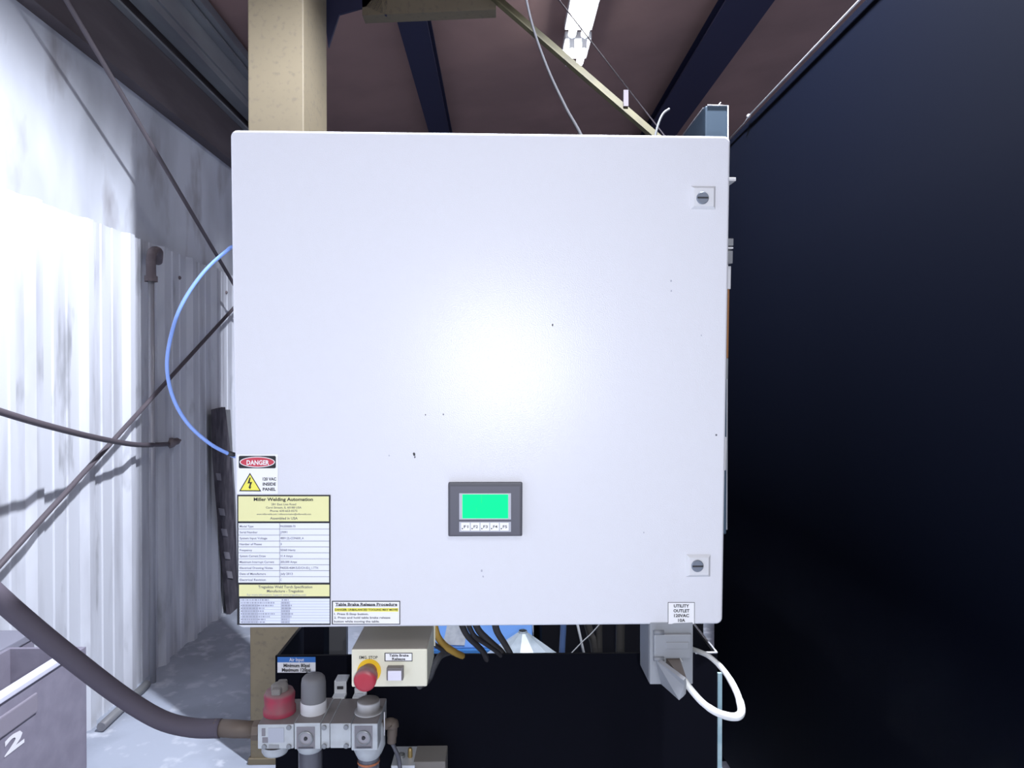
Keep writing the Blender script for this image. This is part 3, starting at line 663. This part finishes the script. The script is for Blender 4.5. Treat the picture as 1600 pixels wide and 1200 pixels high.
# rounded undersides and bowls
def under(x0, x1, ytop, ybot, bd, nm='underside'):
    cx = (x0 + x1) / 2; q = ap(cx, ytop, DEP / 2); rx = (x1 - x0) / 2 * SC; h = (ybot - ytop) * SC
    MB().lathe([(rx, .004), (rx, -h * .45), (rx * .88, -h * .8), (rx * .62, -h), (0, -h)], q, (0, 0, 1), 26).build(nm, M_frl, bd); return q, rx, h
under(409, 452, 1165, 1178, bod[0])
q, rx, h = under(464, 506, 1160, 1174, bod[1])
MB().lathe([(.0215, .012), (.0215, -.07), (.014, -.085), (0, -.085)], q + Vector((0, 0, -h)), (0, 0, 1), 26).build('filter_bowl', M_bowl, ae)
q, rx, h = under(555, 597, 1160, 1186, bod[2])
MB().lathe([(.0195, .012), (.0195, -.09), (.012, -.105), (0, -.105)], q + Vector((0, 0, -h)), (0, 0, 1), 26).build('oil_bowl', M_bowl, ae)
MB().lathe([(.0205, -.006), (.0205, -.002)], q + Vector((0, 0, -h)), (0, 0, 1), 26).build('seal_ring', mat('orange_seal', (.42, .14, .06), .6), ae)
# top caps: red lock-out knob
zt0 = ap(430, 1131.5).z
kq = ap(437, 1112, DEP * .45); kq.z = zt0
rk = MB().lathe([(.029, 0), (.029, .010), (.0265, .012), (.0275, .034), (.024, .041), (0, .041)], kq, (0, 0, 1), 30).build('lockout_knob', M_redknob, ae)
MB().box((kq.x - .0085, kq.y - .024, kq.z + .040), (kq.x + .0085, kq.y + .024, kq.z + .052), .004).build('knob_grip', M_dusty, rk)
MB().lathe([(.0155, .041), (.015, .050), (.011, .053), (0, .053)], kq, (0, 0, 1), 20).build('knob_cap', M_dusty, rk)
# regulator knob: light collar and tall gray grip
kq = ap(490, 1116, DEP * .45); kq.z = zt0
rg = MB().lathe([(.0235, 0), (.0235, .020), (.0225, .022), (0, .022)], kq, (0, 0, 1), 32).build('regulator_collar', M_frllow, ae)
prof = [(.0225, .022), (.0220, .054), (.0205, .063), (.017, .067), (0, .067)]
MB().lathe(prof, kq, (0, 0, 1), 32).build('regulator_knob', M_frlknob, rg)
# lubricator cap
kq = ap(576, 1116, DEP * .45); kq.z = zt0
MB().lathe([(.0255, 0), (.0255, .003), (.0205, .004), (.0205, .019), (.0190, .022), (0, .022)], kq, (0, 0, 1), 30).build('lubricator_cap', mat('cap_gray', (.52, .52, .53), .5, dust_shade=.97, dust_shade_col=(.14, .125, .115)), ae)
# sloped neck of regulator, round flank of lubricator
q = ap(590, 1150, DEP / 2); MB().lathe([(.027, .028), (.030, .02), (.030, -.016), (.024, -.03)], (q.x - .016, q.y, q.z), (0, 0, 1), 24).build('lubricator_flank', M_frl, bod[2])
a = ap(594.5, 1122); c = ap(596, 1158); MB().tube([(a.x + .0035, YA + .022, a.z), (a.x + .0035, YA + .02, c.z)], .0012, 6, False).build('bright_rim', M_edge, bod[2])
# mounting tabs on the black panel
for x0, x1, y0 in ((522.5, 541.5, 1064), (554, 573, 1075)):
    p0 = onY(x0, 1092, YF - .03); p1 = onY(x1, y0, YF - .03)
    tbm = MB(); tbm.box((p0.x, YF - .032, zt0 + .0), (p1.x, YF - .028, p1.z), .0015); tbm.box((p0.x, YF - .05, zt0 - .004), (p1.x, YF - .028, zt0 + .001)); tbm.box((p0.x, YF - .03, p1.z - .004), (p1.x, YF, p1.z))
    tt = tbm.build('mounting_tab', mat('tab_white', (.62, .63, .64), .5), ae)
    cx = (p0.x + p1.x) / 2; cz = p1.z - .012
    MB().box((cx - .0062, YF - .0335, cz - .003), (cx + .0062, YF - .0318, cz + .003), .0008).build('slot', M_slot, tt)
# right outlet elbow + short tube
e0 = ap(596, 1134, .05); e1 = ap(610, 1130, .05); e2 = ap(613, 1142, .05); e3 = ap(612, 1160, .05)
MB().tube([e0, e1, ap(613, 1133, .05), e2, e3], [.009, .010, .012, .0095, .0085], 12).build('outlet_elbow', M_bronze, ae)
MB().tube([e3, ap(618, 1172, .05), ap(624, 1190, .06), ap(626, 1225, .06)], .004, 8).build('outlet_tube', M_bowl, ae)
# left inlet
i0 = ap(404, 1141, .05); i1 = ap(392, 1139, .05)
MB().lathe([(.018, 0), (.018, .012), (.0145, .014), (.0145, .02)], i0 + Vector((.004, 0, 0)), (-1, 0, 0), 8, False).build('inlet_nut', M_bronze, ae)
# the supply hose
he = empty('air_hose', ap(330, 1140), 'thick dark rubber air hose sagging from the wall to the air unit', 'hose')
MB().tube([ap(398, 1140, .05), ap(368, 1139, .05), ap(335, 1137, .05)], [.0145, .016, .0155], 14, False).build('hose_fitting', M_bronze, he)
hp = [ap(345, 1138, .05), ap(300, 1137, .05), ap(250, 1124, .04), ap(190, 1088, .02), ap(120, 1035, -.02), ap(60, 987, -.05), ap(0, 935, -.08), ap(-70, 868, -.12), ap(-160, 775, -.16), ap(-300, 600, -.2)]
MB().tube(hp, .0168, 16).build('hose', M_rubber, he)
# solenoid valve at the bottom
ve = empty('solenoid_valve', ap(650, 1230), 'small silver solenoid valve with brass silencer below the air unit', 'valve')
a = onY(611, 1240, 1.33); c = onY(648, 1196, 1.33); MB().box((a.x, 1.33, a.z), (c.x, 1.40, c.z), .001).build('valve_body', mat('valve_silver', (.6, .62, .66), .4, .2), ve)
a = onY(646, 1240, 1.34); c = onY(696, 1190, 1.34); MB().box((a.x, 1.34, a.z), (c.x, 1.40, c.z), .002).build('solenoid', M_dusty, ve)
q = onY(641, 1196, 1.36); MB().lathe([(.0055, -.012), (.0065, 0), (.0065, .008), (.0045, .010), (.0045, .030), (.003, .034), (0, .034)], q, (0, 0, 1), 10, False).build('silencer', M_brass, ve)
q = onY(627, 1196, 1.36); MB().lathe([(.009, -.012), (.009, .006), (.006, .010), (.0075, .014), (.0075, .022), (.005, .022)], q, (0, 0, 1), 10, False).build('push_fitting', M_screw, ve)

# =================================================================== blue tube beside the cabinet
xs = (CB @ Vector((-W_ / 2 + .014, .15, .3))).x
tpts = [Vector((-.385, 1.25, onY(372, 384, 1.24).z + .004)), onY(372, 384, 1.24), onY(352, 394, 1.24), onY(316, 428, 1.22), onY(283, 478, 1.20), onY(266, 530, 1.18), onY(261, 575, 1.18), onY(270, 620, 1.18), onY(292, 660, 1.19), onY(325, 691, 1.20), onY(353, 707, 1.22), onY(374, 714, 1.235), Vector((-.385, 1.24, onY(374, 714, 1.24).z - .002))]
te = empty('blue_air_tube', tpts[-1], 'slim blue plastic air tube bowing out from the cabinet side', 'tube')
MB().tube(tpts, .0031, 10).build('tube', M_btube, te)
MB().tube([onY(356, 708, 1.222), onY(372, 713, 1.24)], .0045, 10, False).build('end_fitting', M_slot, te)

# =================================================================== things behind the frame, seen over the panel edge
Yb = 2.45
a = onY(640, 1021, Yb); c = onY(832, 900, Yb)
me_ = empty('blue_machine', ((a.x + c.x) / 2, Yb + .2, 0), 'bright blue machine housing behind the black frame', 'machine')
MB().box((a.x, Yb, onY(700, 1014, Yb).z), (c.x, Yb + .45, c.z), .006).build('housing', M_bluebox, me_)
MB().box((a.x - .01, Yb - .008, 0), (c.x + .01, Yb + .46, onY(700, 1014, Yb).z), .004).build('base', M_bluedark, me_)
b = MB(); b.prism([onY(692, 1007, Yb - .001), onY(726, 1008, Yb - .001), onY(731, 970, Yb - .001), onY(700, 970, Yb - .001)], (0, -.002, 0)); b.build('rating_tag', M_tag, me_)
Yd = 2.05
ap_ = onY(817, 985, Yd); bz_ = onY(817, 1035, Yd).z; rr = (onY(884, 1020, Yd).x - onY(815, 1020, Yd).x)
dr = empty('wire_drum', (ap_.x, Yd, 0), 'welding-wire drum with a milky conical hood behind the black frame', 'drum')
MB().lathe([(.012, .0), (.014, -.006), (rr, bz_ - ap_.z), (rr, bz_ - ap_.z - .015)], ap_, (0, 0, 1), 10, False).build('conical_hood', M_hood, dr)
MB().lathe([(rr * 1.02, 0), (rr * 1.02, bz_ - .01)], (ap_.x, Yd, 0), (0, 0, 1), 30).build('drum', M_drum, dr)
a = onY(846, 1100, 2.35); c = onY(1100, 900, 2.35)
dk = empty('dark_machine_cabinet', ((a.x + c.x) / 2, 2.6, 0), 'black machine housing standing beside the blue one', 'machine')
MB().box((a.x, 2.35, .0), (c.x, 2.9, c.z), .006).build('housing', M_darkbox, dk)
for xx in (905, 960, 1020): p = onY(xx, 1000, 2.35); MB().box((p.x, 2.345, .05), (p.x + .008, 2.352, c.z - .03)).build('seam_strip', M_frame, dk)
G = 'cables hanging under the cabinet'
cable('yellow_cable', [onY(676, 960, 1.27), onY(682, 990, 1.28), onY(694, 1008, 1.32), onY(712, 1020, 1.36), onY(727, 1030, 1.43), onY(732, 1060, 1.47)], .0066, M_cabyel, 'ochre yellow cable dropping beside the button box')
cable('black_cable', [onY(655, 985, 1.24), onY(674, 1003, 1.27), onY(694, 1017, 1.33), onY(712, 1026, 1.43), onY(718, 1060, 1.46)], .0042, M_cabblk, 'thin black cable passing beneath the yellow cable')
cable('gray_cable', [onY(702, 1019, 1.36), onY(688, 1025, 1.34), onY(678, 1042, 1.33), onY(669, 1062, 1.33), onY(655, 1072, 1.3)], .0062, mat('cable_dark_gray', (.045, .045, .05), .6), 'dark gray cable curling down behind the button box')
for q_, (pts, r, lb) in enumerate((([(716, 960), (728, 990), (745, 1008), (757, 1022), (768, 1050)], .0058, 'black cable under the cabinet just right of the yellow one'),
                   ([(726, 960), (740, 992), (762, 1008), (782, 1024), (795, 1050)], .0046, 'black cable crossing over its neighbour above the panel edge'),
                   ([(738, 960), (748, 985), (768, 1005), (786, 1022), (800, 1050)], .0066, 'thicker brown-black cable in the middle of the cable bunch'),
                   ([(772, 960), (776, 985), (788, 1005), (798, 1024), (806, 1050)], .0066, 'charcoal cable hanging alone right of the cable bunch'))):
    n = len(pts); cable('black_cable', [onY(px, py, 1.225 + .016 * q_ + .215 * i / (n - 1)) for i, (px, py) in enumerate(pts)], r, M_cabblk if r < .0066 else mat('charcoal_cable', (.06, .055, .055), .5), lb, 'cable', G)
cable('blue_hose', [onY(881, 950, 1.9), onY(880, 985, 1.9), onY(878, 1030, 1.9), onY(874, 1200, 1.9), onY(872, 1316, 1.9)], .0085, mat('hose_blue', (.05, .09, .20), .5), 'dark blue vertical hose in front of the black machine', 'hose')
cable('thin_rod', [onY(899, 960, 1.8), onY(913, 1024, 1.8), onY(930, 1100, 1.8)], .0032, M_gutter, 'thin pale slanting rod in front of the black machine', 'rod', None, 8, False)
cable('thin_wire', [onY(888, 1026, 1.75), onY(910, 1003, 1.75), onY(926, 988, 1.75), onY(950, 960, 1.75)], .0016, M_gutter, 'thin pale wire crossing the slanting rod', 'wire', None, 6)
for pts, r, lb in (([(914, 960), (922, 990), (930, 1024), (945, 1200), (950, 1334)], .010, 'brown-black hose next to the thin slanting rod'), ([(936, 960), (936, 1000), (938, 1200), (940, 1334)], .009, 'black upright hose in the middle of the dark hoses'), ([(970, 960), (969, 1000), (966, 1200), (964, 1334)], .012, 'black upright hose nearest the outlet box')):
    cable('black_hose', [onY(px, py, 1.85) for px, py in pts], r, mat('dark_hose', (.018, .016, .015), .7), lb, 'hose', 'dark hoses behind the frame')
